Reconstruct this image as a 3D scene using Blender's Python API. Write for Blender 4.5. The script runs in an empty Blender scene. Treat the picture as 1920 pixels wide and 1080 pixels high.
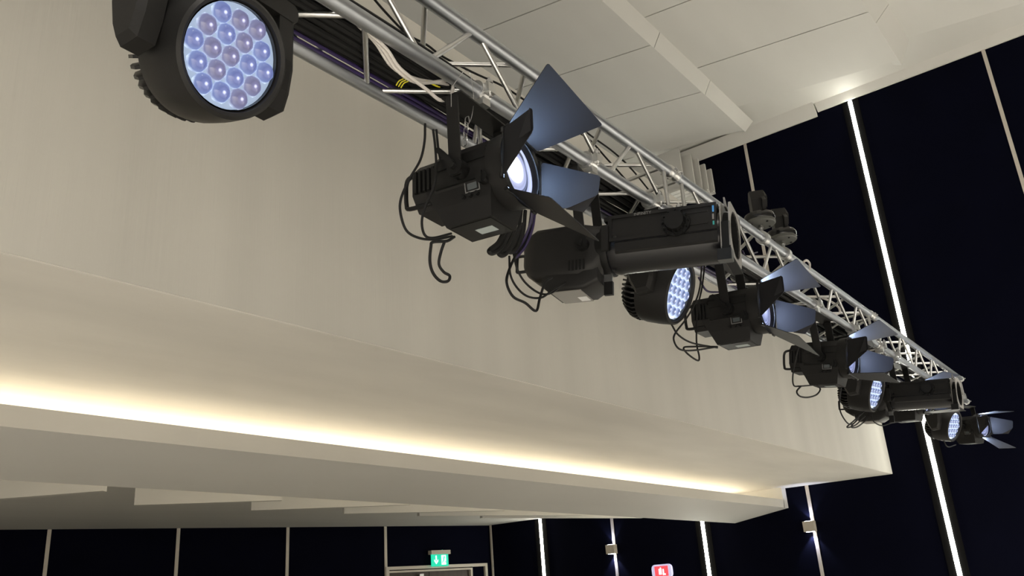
import bpy, bmesh, math, random
from mathutils import Vector, Matrix
random.seed(7)
S = bpy.context.scene
COL = S.collection
PI = math.pi
EYE = 1.6            # everything is laid out relative to eye height; all top-level things are lifted by EYE at the end

# ------------------------------------------------------------------ camera, world, lights, exposure
R0 = Vector((0.60991478, -0.78968098, -0.06639214))
U0 = Vector((-0.23228252, -0.25824485, 0.93773900))
F0 = Vector((0.75766008, 0.55651914, 0.34093644))
FPX = 1607.64
cd = bpy.data.cameras.new('camera'); cam = bpy.data.objects.new('camera', cd); COL.objects.link(cam)
m = Matrix((R0, U0, -F0)).transposed().to_4x4()
cam.matrix_world = m
cd.sensor_width = 36; cd.lens = FPX / 1920 * 36; cd.clip_start = 0.05; cd.clip_end = 200
S.camera = cam
S.view_settings.view_transform = 'Standard'; S.view_settings.look = 'None'
S.view_settings.gamma = 1; S.view_settings.exposure = 0.0; S.view_settings.use_curve_mapping = False
w = bpy.data.worlds.new('world'); S.world = w; w.use_nodes = True
w.node_tree.nodes['Background'].inputs[0].default_value = (1.0, 0.975, 0.925, 1)
w.node_tree.nodes['Background'].inputs[1].default_value = 0.37

def area(name, loc, aim, sx, sy, power, color, spread=PI):
    l = bpy.data.lights.new(name, 'AREA'); l.shape = 'RECTANGLE'; l.size = sx; l.size_y = sy
    l.energy = power; l.color = color; l.spread = spread
    o = bpy.data.objects.new(name, l); COL.objects.link(o); o.location = loc
    o.rotation_euler = (Vector(aim) - Vector(loc)).to_track_quat('-Z', 'Y').to_euler()
    return o
# unseen fill lamps, added to brighten fascia and ceilings by bounce off the floor
area('hall_fill', (-3.5, -3.5, 6.2), (-3.5, -3.0, -1.6), 7, 5, 2100, (1, 0.955, 0.89), math.radians(85))
area('hall_fill', (9.5, -4.5, 6.2), (9.8, -3.0, -1.6), 5, 5, 1350, (1, 0.95, 0.88), math.radians(85))
area('low_ceiling_fill', (-3.0, 8.0, 1.25), (-3.0, 8.0, -1.6), 6, 3, 160, (1, 0.93, 0.84), math.radians(120))

# ------------------------------------------------------------------ materials
def mat(name, col, rough=0.5, metal=0.0, spec=0.5, noise=0.0, nscale=6.0, stretch=(1, 1, 1), bump=0.0, bscale=60.0, emit=None, es=0.0):
    M = bpy.data.materials.new(name); M.use_nodes = True; nt = M.node_tree
    b = nt.nodes['Principled BSDF']
    b.inputs['Base Color'].default_value = (*col, 1); b.inputs['Roughness'].default_value = rough
    b.inputs['Metallic'].default_value = metal; b.inputs['Specular IOR Level'].default_value = spec
    if emit:
        b.inputs['Emission Color'].default_value = (*emit, 1); b.inputs['Emission Strength'].default_value = es
    if noise or bump:
        tc = nt.nodes.new('ShaderNodeTexCoord'); mp = nt.nodes.new('ShaderNodeMapping')
        mp.inputs['Scale'].default_value = stretch; nt.links.new(tc.outputs['Object'], mp.inputs[0])
    if noise:
        n = nt.nodes.new('ShaderNodeTexNoise'); n.inputs['Scale'].default_value = nscale; n.inputs['Detail'].default_value = 5
        nt.links.new(mp.outputs[0], n.inputs['Vector'])
        r = nt.nodes.new('ShaderNodeMapRange'); r.inputs[1].default_value = 0.3; r.inputs[2].default_value = 0.7
        r.inputs[3].default_value = 1 - noise; r.inputs[4].default_value = 1 + noise
        nt.links.new(n.outputs[0], r.inputs[0])
        mx = nt.nodes.new('ShaderNodeVectorMath'); mx.operation = 'SCALE'; mx.inputs[0].default_value = col
        nt.links.new(r.outputs[0], mx.inputs['Scale']); nt.links.new(mx.outputs[0], b.inputs['Base Color'])
    if bump:
        n2 = nt.nodes.new('ShaderNodeTexNoise'); n2.inputs['Scale'].default_value = bscale; n2.inputs['Detail'].default_value = 4
        nt.links.new(mp.outputs[0], n2.inputs['Vector'])
        bp = nt.nodes.new('ShaderNodeBump'); bp.inputs['Strength'].default_value = bump; bp.inputs['Distance'].default_value = 0.004
        nt.links.new(n2.outputs[0], bp.inputs['Height']); nt.links.new(bp.outputs[0], b.inputs['Normal'])
    return M
PLASTER = mat('fascia_paint', (0.50, 0.487, 0.447), 0.75, spec=0.25, noise=0.055, nscale=1.6, stretch=(1.8, 1, 0.05), bump=0.25, bscale=40)
SOFFIT = mat('soffit_paint', (0.60, 0.58, 0.53), 0.7, spec=0.25, noise=0.07, nscale=1.3, stretch=(0.5, 1.8, 1), bump=0.35, bscale=14)
PANEL = mat('ceiling_panel_paint', (0.59, 0.58, 0.545), 0.7, spec=0.25, noise=0.03, nscale=1.0, stretch=(0.4, 1.5, 1))
JOINT = mat('dark_joint', (0.05, 0.045, 0.04), 0.9)
NAVY = mat('navy_wall_fabric', (0.0022, 0.0026, 0.0085), 0.85, spec=0.04, noise=0.12, nscale=2.0)
STRIPE = mat('pale_trim_paint', (0.62, 0.57, 0.50), 0.5)
FLOOR = mat('floor_wood', (0.46, 0.44, 0.40), 0.5, noise=0.15, nscale=3, stretch=(8, 0.6, 1))
WALLB = mat('rear_wall_paint', (0.30, 0.29, 0.27), 0.8)
LED = mat('led_tube', (0.9, 0.9, 0.85), 0.5, emit=(1.0, 0.98, 0.86), es=44.0)
WARMLED = mat('warm_led_tape', (0.9, 0.8, 0.6), 0.5, emit=(1.0, 0.89, 0.70), es=18.0)
SLOTLED = mat('slot_led_tape', (0.9, 0.8, 0.6), 0.5, emit=(1.0, 0.86, 0.62), es=12.0)
ALU = mat('aluminium_tube', (0.42, 0.44, 0.47), 0.40, 1.0, noise=0.06, nscale=30, stretch=(0.4, 3, 3))
ALU2 = mat('brushed_aluminium', (0.62, 0.62, 0.61), 0.34, 1.0)
CHROME = mat('bright_steel', (0.55, 0.55, 0.55), 0.28, 1.0)
BLACK = mat('black_powder_coat', (0.0095, 0.0092, 0.009), 0.48, spec=0.24, bump=0.12, bscale=500)
BLACK2 = mat('black_plastic', (0.006, 0.006, 0.006), 0.38, spec=0.28)
DARKM = mat('black_anodised_barrel', (0.004, 0.004, 0.005), 0.27, spec=0.35)
FLAP = mat('barn_door_paint', (0.010, 0.010, 0.0115), 0.48, spec=0.2, bump=0.15, bscale=700)
DEEP = mat('dark_interior', (0.004, 0.004, 0.004), 0.7, spec=0.2)
HALO = mat('strip_halo_tone', (0.0062, 0.006, 0.0062), 0.85, spec=0.05)
PLATE = mat('grey_frame_plate', (0.20, 0.19, 0.175), 0.45, noise=0.05)
RUBBER = mat('black_cable_rubber', (0.008, 0.008, 0.008), 0.6, spec=0.22, bump=0.3, bscale=300)
PURPLE = mat('purple_cable_jacket', (0.022, 0.012, 0.065), 0.4)
WHITEC = mat('white_cable_jacket', (0.55, 0.52, 0.49), 0.5)
YELLOW = mat('yellow_tape', (0.65, 0.58, 0.03), 0.5)
STICK = mat('pale_label_sticker', (0.32, 0.36, 0.36), 0.5)
STICKW = mat('white_label_sticker', (0.6, 0.6, 0.6), 0.5)
GREYT = mat('grey_print', (0.16, 0.16, 0.16), 0.5)
BLUEP = mat('blue_mark', (0.05, 0.25, 0.6), 0.5)
TEALP = mat('teal_mark', (0.02, 0.25, 0.25), 0.5)
LCD = mat('display_glass', (0.07, 0.08, 0.085), 0.2)
DOORW = mat('dark_wood_door', (0.045, 0.03, 0.022), 0.5, noise=0.2, nscale=4, stretch=(6, 6, 0.5))
SCONCE = mat('sconce_shell', (0.55, 0.50, 0.42), 0.5)
LAMPW = mat('sconce_lens', (1, 1, 1), 0.5, emit=(0.9, 0.93, 1.0), es=12)
GREENS = mat('green_lit_sign', (0, 0.3, 0.2), 0.5, emit=(0.0, 0.60, 0.36), es=1.0)
WHITES = mat('white_lit_symbol', (0.9, 0.9, 0.9), 0.5, emit=(0.75, 0.92, 0.98), es=1.0)
REDS = mat('red_lit_sign', (0.5, 0, 0), 0.5, emit=(1.0, 0.10, 0.12), es=1.0)
LILAC = mat('frosted_lit_frame', (0.6, 0.6, 0.8), 0.5, emit=(0.50, 0.50, 0.75), es=0.8)
DISCG = mat('grey_base_underside', (0.075, 0.077, 0.07), 0.5, noise=0.15, nscale=20)
GLOSS = mat('glossy_black_band', (0.01, 0.01, 0.01), 0.12)

def radial_emit(name, stops, scale, ripple=0.0, strength=1.0, offset=(0, 0)):
    """light coming out of a lens: colour by distance from the lens axis (object coordinates, axis = Y)"""
    M = bpy.data.materials.new(name); M.use_nodes = True; nt = M.node_tree
    b = nt.nodes['Principled BSDF']; b.inputs['Base Color'].default_value = (0.03, 0.032, 0.045, 1); b.inputs['Roughness'].default_value = 0.08
    tc = nt.nodes.new('ShaderNodeTexCoord'); sp = nt.nodes.new('ShaderNodeSeparateXYZ'); cb = nt.nodes.new('ShaderNodeCombineXYZ')
    nt.links.new(tc.outputs['Object'], sp.inputs[0])
    ax = nt.nodes.new('ShaderNodeMath'); ax.operation = 'ADD'; ax.inputs[1].default_value = -offset[0]
    az = nt.nodes.new('ShaderNodeMath'); az.operation = 'ADD'; az.inputs[1].default_value = -offset[1]
    nt.links.new(sp.outputs[0], ax.inputs[0]); nt.links.new(sp.outputs[2], az.inputs[0])
    nt.links.new(ax.outputs[0], cb.inputs[0]); nt.links.new(az.outputs[0], cb.inputs[2])
    ln = nt.nodes.new('ShaderNodeVectorMath'); ln.operation = 'LENGTH'; nt.links.new(cb.outputs[0], ln.inputs[0])
    dv = nt.nodes.new('ShaderNodeMath'); dv.operation = 'DIVIDE'; dv.inputs[1].default_value = scale
    nt.links.new(ln.outputs['Value'], dv.inputs[0])
    cr = nt.nodes.new('ShaderNodeValToRGB'); e = cr.color_ramp.elements
    e[0].position = stops[0][0]; e[0].color = (*stops[0][1], 1); e[1].position = stops[-1][0]; e[1].color = (*stops[-1][1], 1)
    for s in stops[1:-1]:
        k = e.new(s[0]); k.color = (*s[1], 1)
    src = dv.outputs[0]
    if ripple:
        n = nt.nodes.new('ShaderNodeTexNoise'); n.inputs['Scale'].default_value = 55; n.inputs['Detail'].default_value = 2
        nt.links.new(tc.outputs['Object'], n.inputs['Vector'])
        mm = nt.nodes.new('ShaderNodeMath'); mm.operation = 'MULTIPLY_ADD'; mm.inputs[1].default_value = ripple
        nt.links.new(n.outputs[0], mm.inputs[0]); nt.links.new(dv.outputs[0], mm.inputs[2]); 
        sb = nt.nodes.new('ShaderNodeMath'); sb.operation = 'SUBTRACT'; sb.inputs[1].default_value = ripple * 0.5
        nt.links.new(mm.outputs[0], sb.inputs[0]); src = sb.outputs[0]
    nt.links.new(src, cr.inputs[0]); nt.links.new(cr.outputs[0], b.inputs['Emission Color'])
    b.inputs['Emission Strength'].default_value = strength
    return M
WHITE1 = (1.3, 1.4, 1.5)
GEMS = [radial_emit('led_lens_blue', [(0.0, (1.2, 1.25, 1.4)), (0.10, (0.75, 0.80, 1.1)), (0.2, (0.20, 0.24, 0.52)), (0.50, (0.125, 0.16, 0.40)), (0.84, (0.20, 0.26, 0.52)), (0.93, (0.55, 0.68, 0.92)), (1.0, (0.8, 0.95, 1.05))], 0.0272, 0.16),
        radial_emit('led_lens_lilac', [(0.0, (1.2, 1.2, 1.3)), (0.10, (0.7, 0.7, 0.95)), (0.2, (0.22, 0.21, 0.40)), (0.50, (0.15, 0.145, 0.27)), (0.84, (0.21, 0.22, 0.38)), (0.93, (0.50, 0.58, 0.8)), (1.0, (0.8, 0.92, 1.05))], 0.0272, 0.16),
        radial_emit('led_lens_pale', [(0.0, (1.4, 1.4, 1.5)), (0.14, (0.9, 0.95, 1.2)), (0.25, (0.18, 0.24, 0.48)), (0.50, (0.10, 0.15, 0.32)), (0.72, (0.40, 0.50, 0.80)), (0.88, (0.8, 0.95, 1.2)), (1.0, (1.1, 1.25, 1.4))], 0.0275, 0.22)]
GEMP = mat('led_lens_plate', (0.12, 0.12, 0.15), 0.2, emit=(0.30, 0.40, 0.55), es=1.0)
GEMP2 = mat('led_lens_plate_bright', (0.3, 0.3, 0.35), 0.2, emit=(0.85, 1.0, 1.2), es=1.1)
FRES = radial_emit('fresnel_lens_glass', [(0.0, (5, 5.4, 6)), (0.30, (5, 5.4, 6)), (0.44, (1.6, 1.8, 2.4)), (0.50, (0.62, 0.66, 0.95)), (0.62, (0.42, 0.46, 0.72)), (0.70, (0.50, 0.56, 0.9)), (0.74, (0.10, 0.12, 0.2)), (0.80, (0.2, 0.24, 0.42)), (0.84, (0.03, 0.035, 0.06)), (0.90, (0.05, 0.06, 0.1)), (0.94, (0.55, 0.62, 0.98)), (1.0, (0.6, 0.68, 1.0))], 0.100, 0.0, offset=(0.02, 0.0))
FRES2 = radial_emit('fresnel_lens_dim', [(0.0, (1.2, 1.3, 1.6)), (0.3, (0.5, 0.56, 0.9)), (0.62, (0.22, 0.26, 0.5)), (0.70, (0.5, 0.56, 0.9)), (0.74, (0.06, 0.08, 0.16)), (0.80, (0.35, 0.4, 0.7)), (0.84, (0.03, 0.035, 0.06)), (0.90, (0.05, 0.06, 0.1)), (0.94, (0.6, 0.66, 1.05)), (1.0, (0.6, 0.68, 1.0))], 0.100, 0.0)

# ------------------------------------------------------------------ mesh helpers
def newbm(): return bmesh.new()
def obj(name, bm, m, parent=None, smooth=False, label=None, mats=None):
    me = bpy.data.meshes.new(name)
    bmesh.ops.recalc_face_normals(bm, faces=bm.faces)
    bm.to_mesh(me); bm.free()
    for x in (mats or [m]): me.materials.append(x)
    if smooth:
        me.polygons.foreach_set('use_smooth', [True] * len(me.polygons))
        try: me.set_sharp_from_angle(angle=math.radians(38))
        except Exception: pass
    o = bpy.data.objects.new(name, me); COL.objects.link(o)
    if parent: o.parent = parent
    if label: o['label'] = label
    return o
def thing(name, label, cat, loc=(0, 0, 0), rotz=0, group=None):
    o = bpy.data.objects.new(name, None); COL.objects.link(o); o.empty_display_size = 0.1
    o.location = loc; o.rotation_euler = (0, 0, rotz); o['label'] = label; o['category'] = cat
    if group: o['group'] = group
    return o
def tag(o, label, cat, group=None):
    o['label'] = label; o['category'] = cat
    if group: o['group'] = group
    return o
def struct(name, loc=(0, 0, 0)):
    o = bpy.data.objects.new(name, None); COL.objects.link(o); o.location = loc; o['kind'] = 'structure'; return o
I4 = Matrix.Identity(4)
def box(bm, x0, x1, y0, y1, z0, z1, M=I4, mi=0):
    vs = [bm.verts.new(M @ Vector(p)) for p in ((x0, y0, z0), (x1, y0, z0), (x1, y1, z0), (x0, y1, z0), (x0, y0, z1), (x1, y0, z1), (x1, y1, z1), (x0, y1, z1))]
    for f in ((0, 3, 2, 1), (4, 5, 6, 7), (0, 1, 5, 4), (1, 2, 6, 5), (2, 3, 7, 6), (3, 0, 4, 7)):
        fc = bm.faces.new([vs[i] for i in f]); fc.material_index = mi
def prism(bm, pts, off, M=I4, mi=0):
    """closed polygon pts (3D) extruded by vector off"""
    off = Vector(off); a = [bm.verts.new(M @ Vector(p)) for p in pts]; b = [bm.verts.new(M @ (Vector(p) + off)) for p in pts]
    n = len(pts); fs = [bm.faces.new(a), bm.faces.new(b[::-1])]
    for i in range(n): fs.append(bm.faces.new((a[i], b[i], b[(i + 1) % n], a[(i + 1) % n])))
    for f in fs: f.material_index = mi
def cyl(bm, p0, p1, r, n=12, r1=None, M=I4, caps=True, mi=0):
    p0 = Vector(p0); p1 = Vector(p1); d = (p1 - p0).normalized(); r1 = r if r1 is None else r1
    a = d.orthogonal().normalized(); b = d.cross(a); A = []; B = []
    for i in range(n):
        t = 2 * PI * i / n; v = a * math.cos(t) + b * math.sin(t)
        A.append(bm.verts.new(M @ (p0 + v * r))); B.append(bm.verts.new(M @ (p1 + v * r1)))
    for i in range(n): bm.faces.new((A[i], A[(i + 1) % n], B[(i + 1) % n], B[i])).material_index = mi
    if caps:
        bm.faces.new(A[::-1]).material_index = mi; bm.faces.new(B).material_index = mi
def lathe(bm, prof, n=40, M=I4, mi=0, close=False):
    """prof [(y, r)] round local Y"""
    rings = []
    for y, r in prof:
        if r < 1e-5: rings.append([bm.verts.new(M @ Vector((0, y, 0)))])
        else: rings.append([bm.verts.new(M @ Vector((r * math.cos(2 * PI * i / n), y, r * math.sin(2 * PI * i / n)))) for i in range(n)])
    prs = list(zip(rings, rings[1:]))
    if close: prs.append((rings[-1], rings[0]))
    for a, b in prs:
        for i in range(n):
            j = (i + 1) % n
            if len(a) == 1 and len(b) == 1: continue
            if len(a) == 1: f = bm.faces.new((a[0], b[j], b[i]))
            elif len(b) == 1: f = bm.faces.new((a[i], a[j], b[0]))
            else: f = bm.faces.new((a[i], a[j], b[j], b[i]))
            f.material_index = mi
def rring(x0, x1, z0, z1, r, n=4):
    r = min(r, (x1 - x0) / 2 - 1e-4, (z1 - z0) / 2 - 1e-4); out = []
    for cx, cz, a0 in ((x1 - r, z1 - r, 0), (x0 + r, z1 - r, PI / 2), (x0 + r, z0 + r, PI), (x1 - r, z0 + r, 1.5 * PI)):
        for i in range(n + 1):
            a = a0 + PI / 2 * i / n; out.append((cx + r * math.cos(a), cz + r * math.sin(a)))
    return out
def loft(bm, secs, M=I4, n=4, mi=0):
    """secs: (y, x0, x1, z0, z1, r) rounded rectangles lofted along Y"""
    rings = [[bm.verts.new(M @ Vector((x, s[0], z))) for x, z in rring(*s[1:], n)] for s in secs]
    k = len(rings[0])
    for a, b in zip(rings, rings[1:]):
        for i in range(k): bm.faces.new((a[i], a[(i + 1) % k], b[(i + 1) % k], b[i])).material_index = mi
    bm.faces.new(rings[0]).material_index = mi; bm.faces.new(rings[-1][::-1]).material_index = mi
def catmull(P, k=6):
    P = [Vector(p) for p in P]; Q = [P[0] * 2 - P[1]] + P + [P[-1] * 2 - P[-2]]; out = []
    for i in range(1, len(Q) - 2):
        a, b, c, d = Q[i - 1:i + 3]
        for j in range(k):
            t = j / k; out.append(0.5 * ((2 * b) + (c - a) * t + (2 * a - 5 * b + 4 * c - d) * t * t + (3 * b - a - 3 * c + d) * t ** 3))
    out.append(P[-1]); return out
def tube(bm, P, r, n=8, k=6, smooth=True, M=I4, closed=False):
    P = catmull(P, k) if smooth else [Vector(p) for p in P]
    rings = []; up = None
    for i, p in enumerate(P):
        d = (P[min(i + 1, len(P) - 1)] - P[max(i - 1, 0)]).normalized()
        if up is None: up = d.orthogonal().normalized()
        up = (up - d * up.dot(d)).normalized(); s = d.cross(up)
        rings.append([bm.verts.new(M @ (p + (up * math.cos(2 * PI * j / n) + s * math.sin(2 * PI * j / n)) * r)) for j in range(n)])
    for a, b in zip(rings, rings[1:]):
        for j in range(n): bm.faces.new((a[j], a[(j + 1) % n], b[(j + 1) % n], b[j]))
    bm.faces.new(rings[0][::-1]); bm.faces.new(rings[-1])
def ray(x, y):
    return F0 + R0 * ((x - 960) / FPX) - U0 * ((y - 540) / FPX)
def atY(x, y, Y):
    d = ray(x, y); return d * (Y / d.y)

# ------------------------------------------------------------------ setting
XW = 12.48
# floor
bm = newbm(); box(bm, -9, XW + .2, -9, 13.5, -1.75, -1.6); f = obj('floor', bm, FLOOR); f['kind'] = 'structure'

# right navy wall (plane X = XW) ------------------------------------------
WR = struct('wall_right')
stripY = [10.03, 8.91, 7.48, 5.89, 4.215, 2.49, 0.62, -1.05, -2.7]
ys = [10.07] + [(y) for y in stripY[1:]] + [-9]
for i in range(len(ys) - 1):
    bm = newbm(); box(bm, XW, XW + .12, ys[i + 1] + .012, ys[i] - .012, -1.6, 7.3); obj('panel', bm, NAVY, WR)
bm = newbm(); box(bm, XW + .05, XW + .2, -9, 10.3, -1.6, 7.3); obj('backing', bm, DEEP, WR)
for y in (7.48, 4.215, 0.62, -2.7):
    bm = newbm(); box(bm, XW - .012, XW + .05, y - .024, y + .024, -1.6, 7.0); obj('strip', bm, STRIPE, WR, label='pale beige joint strip')
bm = newbm(); box(bm, XW - .012, XW + .05, 10.0, 10.04, -1.6, 1.285); obj('strip', bm, STRIPE, WR, label='pale beige corner strip')
for y, lab, top in ((8.91, 'thin vertical light strip on navy wall, nearest the room corner', 1.285), (5.89, 'vertical light strip on navy wall beside the red sign', 6.77), (2.49, 'long vertical light strip on navy wall passing behind the truss', 6.84), (-1.05, 'vertical light strip on navy wall beyond the right edge', 6.84)):
    t = thing('light_strip', lab, 'light', (XW, y, 0), 0, 'vertical light strips on the navy wall')
    bm = newbm(); box(bm, -.012, .0, -.12, .12, -1.6, top); obj('halo_band', bm, HALO, t)  # added band, toned above the navy so the strip gets a soft halo
    bm = newbm(); prism(bm, [(-.012, -.028, -1.6), (-.024, -.018, -1.6), (-.028, 0, -1.6), (-.024, .018, -1.6), (-.012, .028, -1.6)], (0, 0, 1.6 + top - .01)); obj('diffuser', bm, LED, t)

# back wall, angled (left of the corner) -----------------------------------
D = Vector((-0.96098, 0.27661, 0)); Nn = Vector((0.27661, 0.96098, 0)); A0 = Vector((12.48, 10.069, 0))
WB = struct('wall_back', A0); WB.rotation_euler = (0, 0, math.atan2(D.y, D.x))     # local X runs left along wall, local -Y is behind... 
# local frame: x = D, y = z x D = (-0.277,-0.961) -> towards the room
bs = [0.0, 2.10, 3.80, 5.45, 7.12, 8.8, 10.5, 13.0]
for i in range(len(bs) - 1):
    if i == 0:
        bm = newbm(); box(bm, bs[0], bs[1] - .012, -.12, 0, .64, 1.6); obj('panel', bm, NAVY, WB)
        bm = newbm(); box(bm, bs[0], .1, -.12, 0, -1.6, .64); obj('panel', bm, NAVY, WB)
    else:
        bm = newbm(); box(bm, bs[i] + .012, bs[i + 1] - .012, -.12, 0, -1.6, 1.6); obj('panel', bm, NAVY, WB)
bm = newbm(); box(bm, 0, 13, -.3, -.2, -1.6, 1.8); obj('backing', bm, DEEP, WB)
for b in bs[1:-1]:
    bm = newbm(); box(bm, b - .024, b + .024, -.05, .012, -1.6, 1.285); obj('strip', bm, STRIPE, WB, label='pale beige joint strip')
DR = struct('door_1', A0); DR.rotation_euler = WB.rotation_euler
bm = newbm(); box(bm, .09, 2.11, -.1, .03, .59, .64); box(bm, .09, .14, -.1, .03, -1.6, .59); box(bm, 2.05, 2.11, -.1, .03, -1.6, .59); obj('frame', bm, STRIPE, DR, label='pale outer door surround')
bm = newbm(); box(bm, .14, .39, -.11, -.02, -1.6, .59); obj('side_panel', bm, NAVY, DR)
bm = newbm(); box(bm, .39, 2.05, -.11, 0.0, .545, .575); box(bm, .39, .43, -.11, 0.0, -1.6, .545); obj('inner_frame', bm, STRIPE, DR)
for a, b in ((.435, 1.235), (1.245, 2.045)):
    bm = newbm(); box(bm, a, b, -.11, -.06, -1.6, .545); obj('door_leaf', bm, DOORW, DR)
bm = newbm(); box(bm, 1.38, 1.46, -.06, 0.0, .46, .51); cyl(bm, (1.40, 0.0, .47), (1.40, 0.0, .38), .015); obj('door_closer', bm, ALU2, DR)

# rear / left walls and lower ceilings
bm = newbm(); box(bm, -9, XW + .2, -9.2, -9, -1.6, 7.4); o = obj('wall_front', bm, WALLB); o['kind'] = 'structure'

# bulkhead: fascia + soffit + light shelf ----------------------------------
XL = -1.6
BK = struct('trim_1')
bm = newbm(); prism(bm, [(XL, 3.03, 1.256), (XW, 3.03, 1.256), (XW, 3.03, 2.70), (6.93, 3.03, 2.70), (6.90, 3.03, 3.42), (XL, 3.03, 3.42)], (0, .22, 0))
obj('fascia', bm, PLASTER, BK)
bm = newbm(); box(bm, XL, XW, 3.034, 5.30, 1.25, 1.2559); obj('soffit', bm, SOFFIT, BK)
bm = newbm(); box(bm, XL, XW - .14, 4.53, 4.57, .972, 1.083); box(bm, XL, XW, 5.26, 5.30, .99, 1.25)
box(bm, XW - .16, XW, 4.53, 5.26, .99, 1.25); box(bm, XW - .16, XW, 4.53, 4.57, .972, .99); obj('light_shelf', bm, SOFFIT, BK)
bm = newbm(); prism(bm, [(XL, 4.53, .9725), (XL, 5.375, .845), (XL, 5.375, 1.06), (XL, 5.31, 1.06), (XL, 5.305, .985), (XL, 4.57, .985), (XL, 4.57, .9725)], (XW - XL, 0, 0)); obj('sloping_underside', bm, PANEL, BK)
t = thing('light_strip', 'warm linear light glowing behind the shelf under the soffit', 'light', (0, 5.10, .987))
bm = newbm(); box(bm, XL, XW - .35, 0, .05, 0.002, .03); obj('led_tape', bm, WARMLED, t)
t = thing('light_strip', 'warm linear light behind the edge of the lower ceiling', 'light', (0, 5.40, 1.0))
bm = newbm(); box(bm, XL, XW - .4, -.02, .01, 0.0, .04); obj('led_tape', bm, SLOTLED, t)

# low rear ceiling with hanging fins
LC = struct('ceiling')
bm = newbm(); prism(bm, [(-9, 5.30, 1.287), (XW, 5.30, 1.287), (XW, 10.2, 1.287), (-9, 16.3, 1.287)], (0, 0, .08)); obj('low_ceiling_board', bm, PANEL, LC)
for (x, y), (x2, y2) in (((1.6, 7.9), (2.35, 6.95)), ((2.9, 8.0), (3.63, 6.92)), ((4.33, 7.67), (5.4, 6.9)), ((5.63, 7.69), (6.98, 6.71)), ((6.85, 7.63), (8.7, 6.73)), ((7.99, 7.53), (10.51, 6.75)), ((9.14, 7.47), (12.09, 6.68))):
    d = (Vector((x2, y2, 0)) - Vector((x, y, 0))).normalized(); n = Vector((-d.y, d.x, 0)) * .06
    bm = newbm(); prism(bm, [(x, y, 1.05), (x2, y2, 1.05), (x2 + n.x, y2 + n.y, 1.05), (x + n.x, y + n.y, 1.05)], (0, 0, .24)); obj('ceiling_fin', bm, PANEL, LC)

# high saw-tooth ceiling ----------------------------------------------------
def panel_row(y0, z0, y1, z1, seams, th=.04):
    """slab pieces from (y0,z0) right/low edge to (y1,z1) left/high edge, split along X at seams"""
    g = .010
    for a, b in zip(seams, seams[1:]):
        bm = newbm()
        prism(bm, [(a + g, y0, z0), (b - g, y0, z0), (b - g, y1, z1), (a + g, y1, z1)], (0, 0, th)); obj('ceiling_panel', bm, PANEL, LC)
    bm = newbm(); prism(bm, [(seams[0], y0, z0 + th * .6), (seams[-1] - .02, y0, z0 + th * .6), (seams[-1] - .02, y1, z1 + th * .6), (seams[0], y1, z1 + th * .6)], (0, 0, th)); obj('backing', bm, JOINT, LC)
panel_row(4.0, 6.70, 8.6, 7.36, [-3.1, -1.6, -.1, 1.4, 2.9, 4.4, 5.9, 7.40, 8.89, 10.40, 11.9])
panel_row(1.56, 6.63, 3.885, 6.895, [-2.0, -.5, 1.0, 2.5, 4.0, 5.55, 7.05, 8.57, 10.09, 11.5])
panel_row(-.75, 6.57, 1.36, 6.82, [-2.0, -.5, 1.0, 2.5, 4.0, 5.4, 6.9, 8.4, 9.9, 11.35])
panel_row(-3.05, 6.5, -.95, 6.75, [-2.0, 1.0, 4.0, 6.9, 9.8, 11.35])
for (yb, zb, yt, zt, xs) in ((4.0, 6.70, 3.885, 6.895, [-3, 1.5, 4.5, 7.45, 8.98, 10.51]), (1.56, 6.63, 1.36, 6.82, [-3, 1.5, 4.5, 7.45, 8.98, 10.4]), (-.75, 6.57, -.95, 6.75, [-3, 1.5, 4.5, 7.45, 8.98, 10.4])):
    for i, a in enumerate(xs):
        last = i == len(xs) - 1
        b = 11.97 if last else xs[i + 1]; bt = 12.08 if last else xs[i + 1]
        if yb < 3 and last: b = 11.66; bt = 11.4
        bm = newbm(); g = .006
        prism(bm, [(a + g, yb, zb), (b - g, yb, zb), (bt - g, yt, zt), (a + g, yt, zt)], (0, .10, .05)); obj('ceiling_step', bm, PANEL, LC)
# border slab along the wall
bm = newbm(); box(bm, 11.93, XW, 4.1, 8.6, 7.0, 7.05); obj('border_board', bm, PANEL, LC)
bm = newbm(); box(bm, 11.0, XW, -9, 4.1, 6.96, 7.02); obj('border_board', bm, PANEL, LC)
bm = newbm(); prism(bm, [(12.30, 3.0, 6.96), (XW - .03, 3.0, 6.78), (XW, 3.0, 6.78), (XW, 3.0, 6.96)], (0, 5.6, 0)); obj('cornice', bm, PANEL, LC)
bm = newbm(); prism(bm, [(12.36, -9, 6.96), (XW - .03, -9, 6.85), (XW, -9, 6.85), (XW, -9, 6.96)], (0, 11.98, 0)); obj('cornice', bm, PANEL, LC)
bm = newbm(); box(bm, -9, XW + .2, -9.2, 13.5, 7.45, 7.55); obj('roof_board', bm, PANEL, LC)
# baffles hanging near the wall
for i, (X, Y, zt) in enumerate(((11.93, 5.14, 6.86), (12.05, 5.005, 6.74), (12.17, 4.94, 6.67), (12.29, 4.885, 6.60), (12.41, 4.835, 6.535))):
    bm = newbm(); box(bm, X, X + .045, Y, 8.2, 6.13, zt); obj('ceiling_baffle', bm, PANEL, LC)
    bm = newbm(); box(bm, X - .03, X + .075, Y + .01, 8.2, 6.09, 6.13); obj('baffle_ledge', bm, PANEL, LC)

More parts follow.
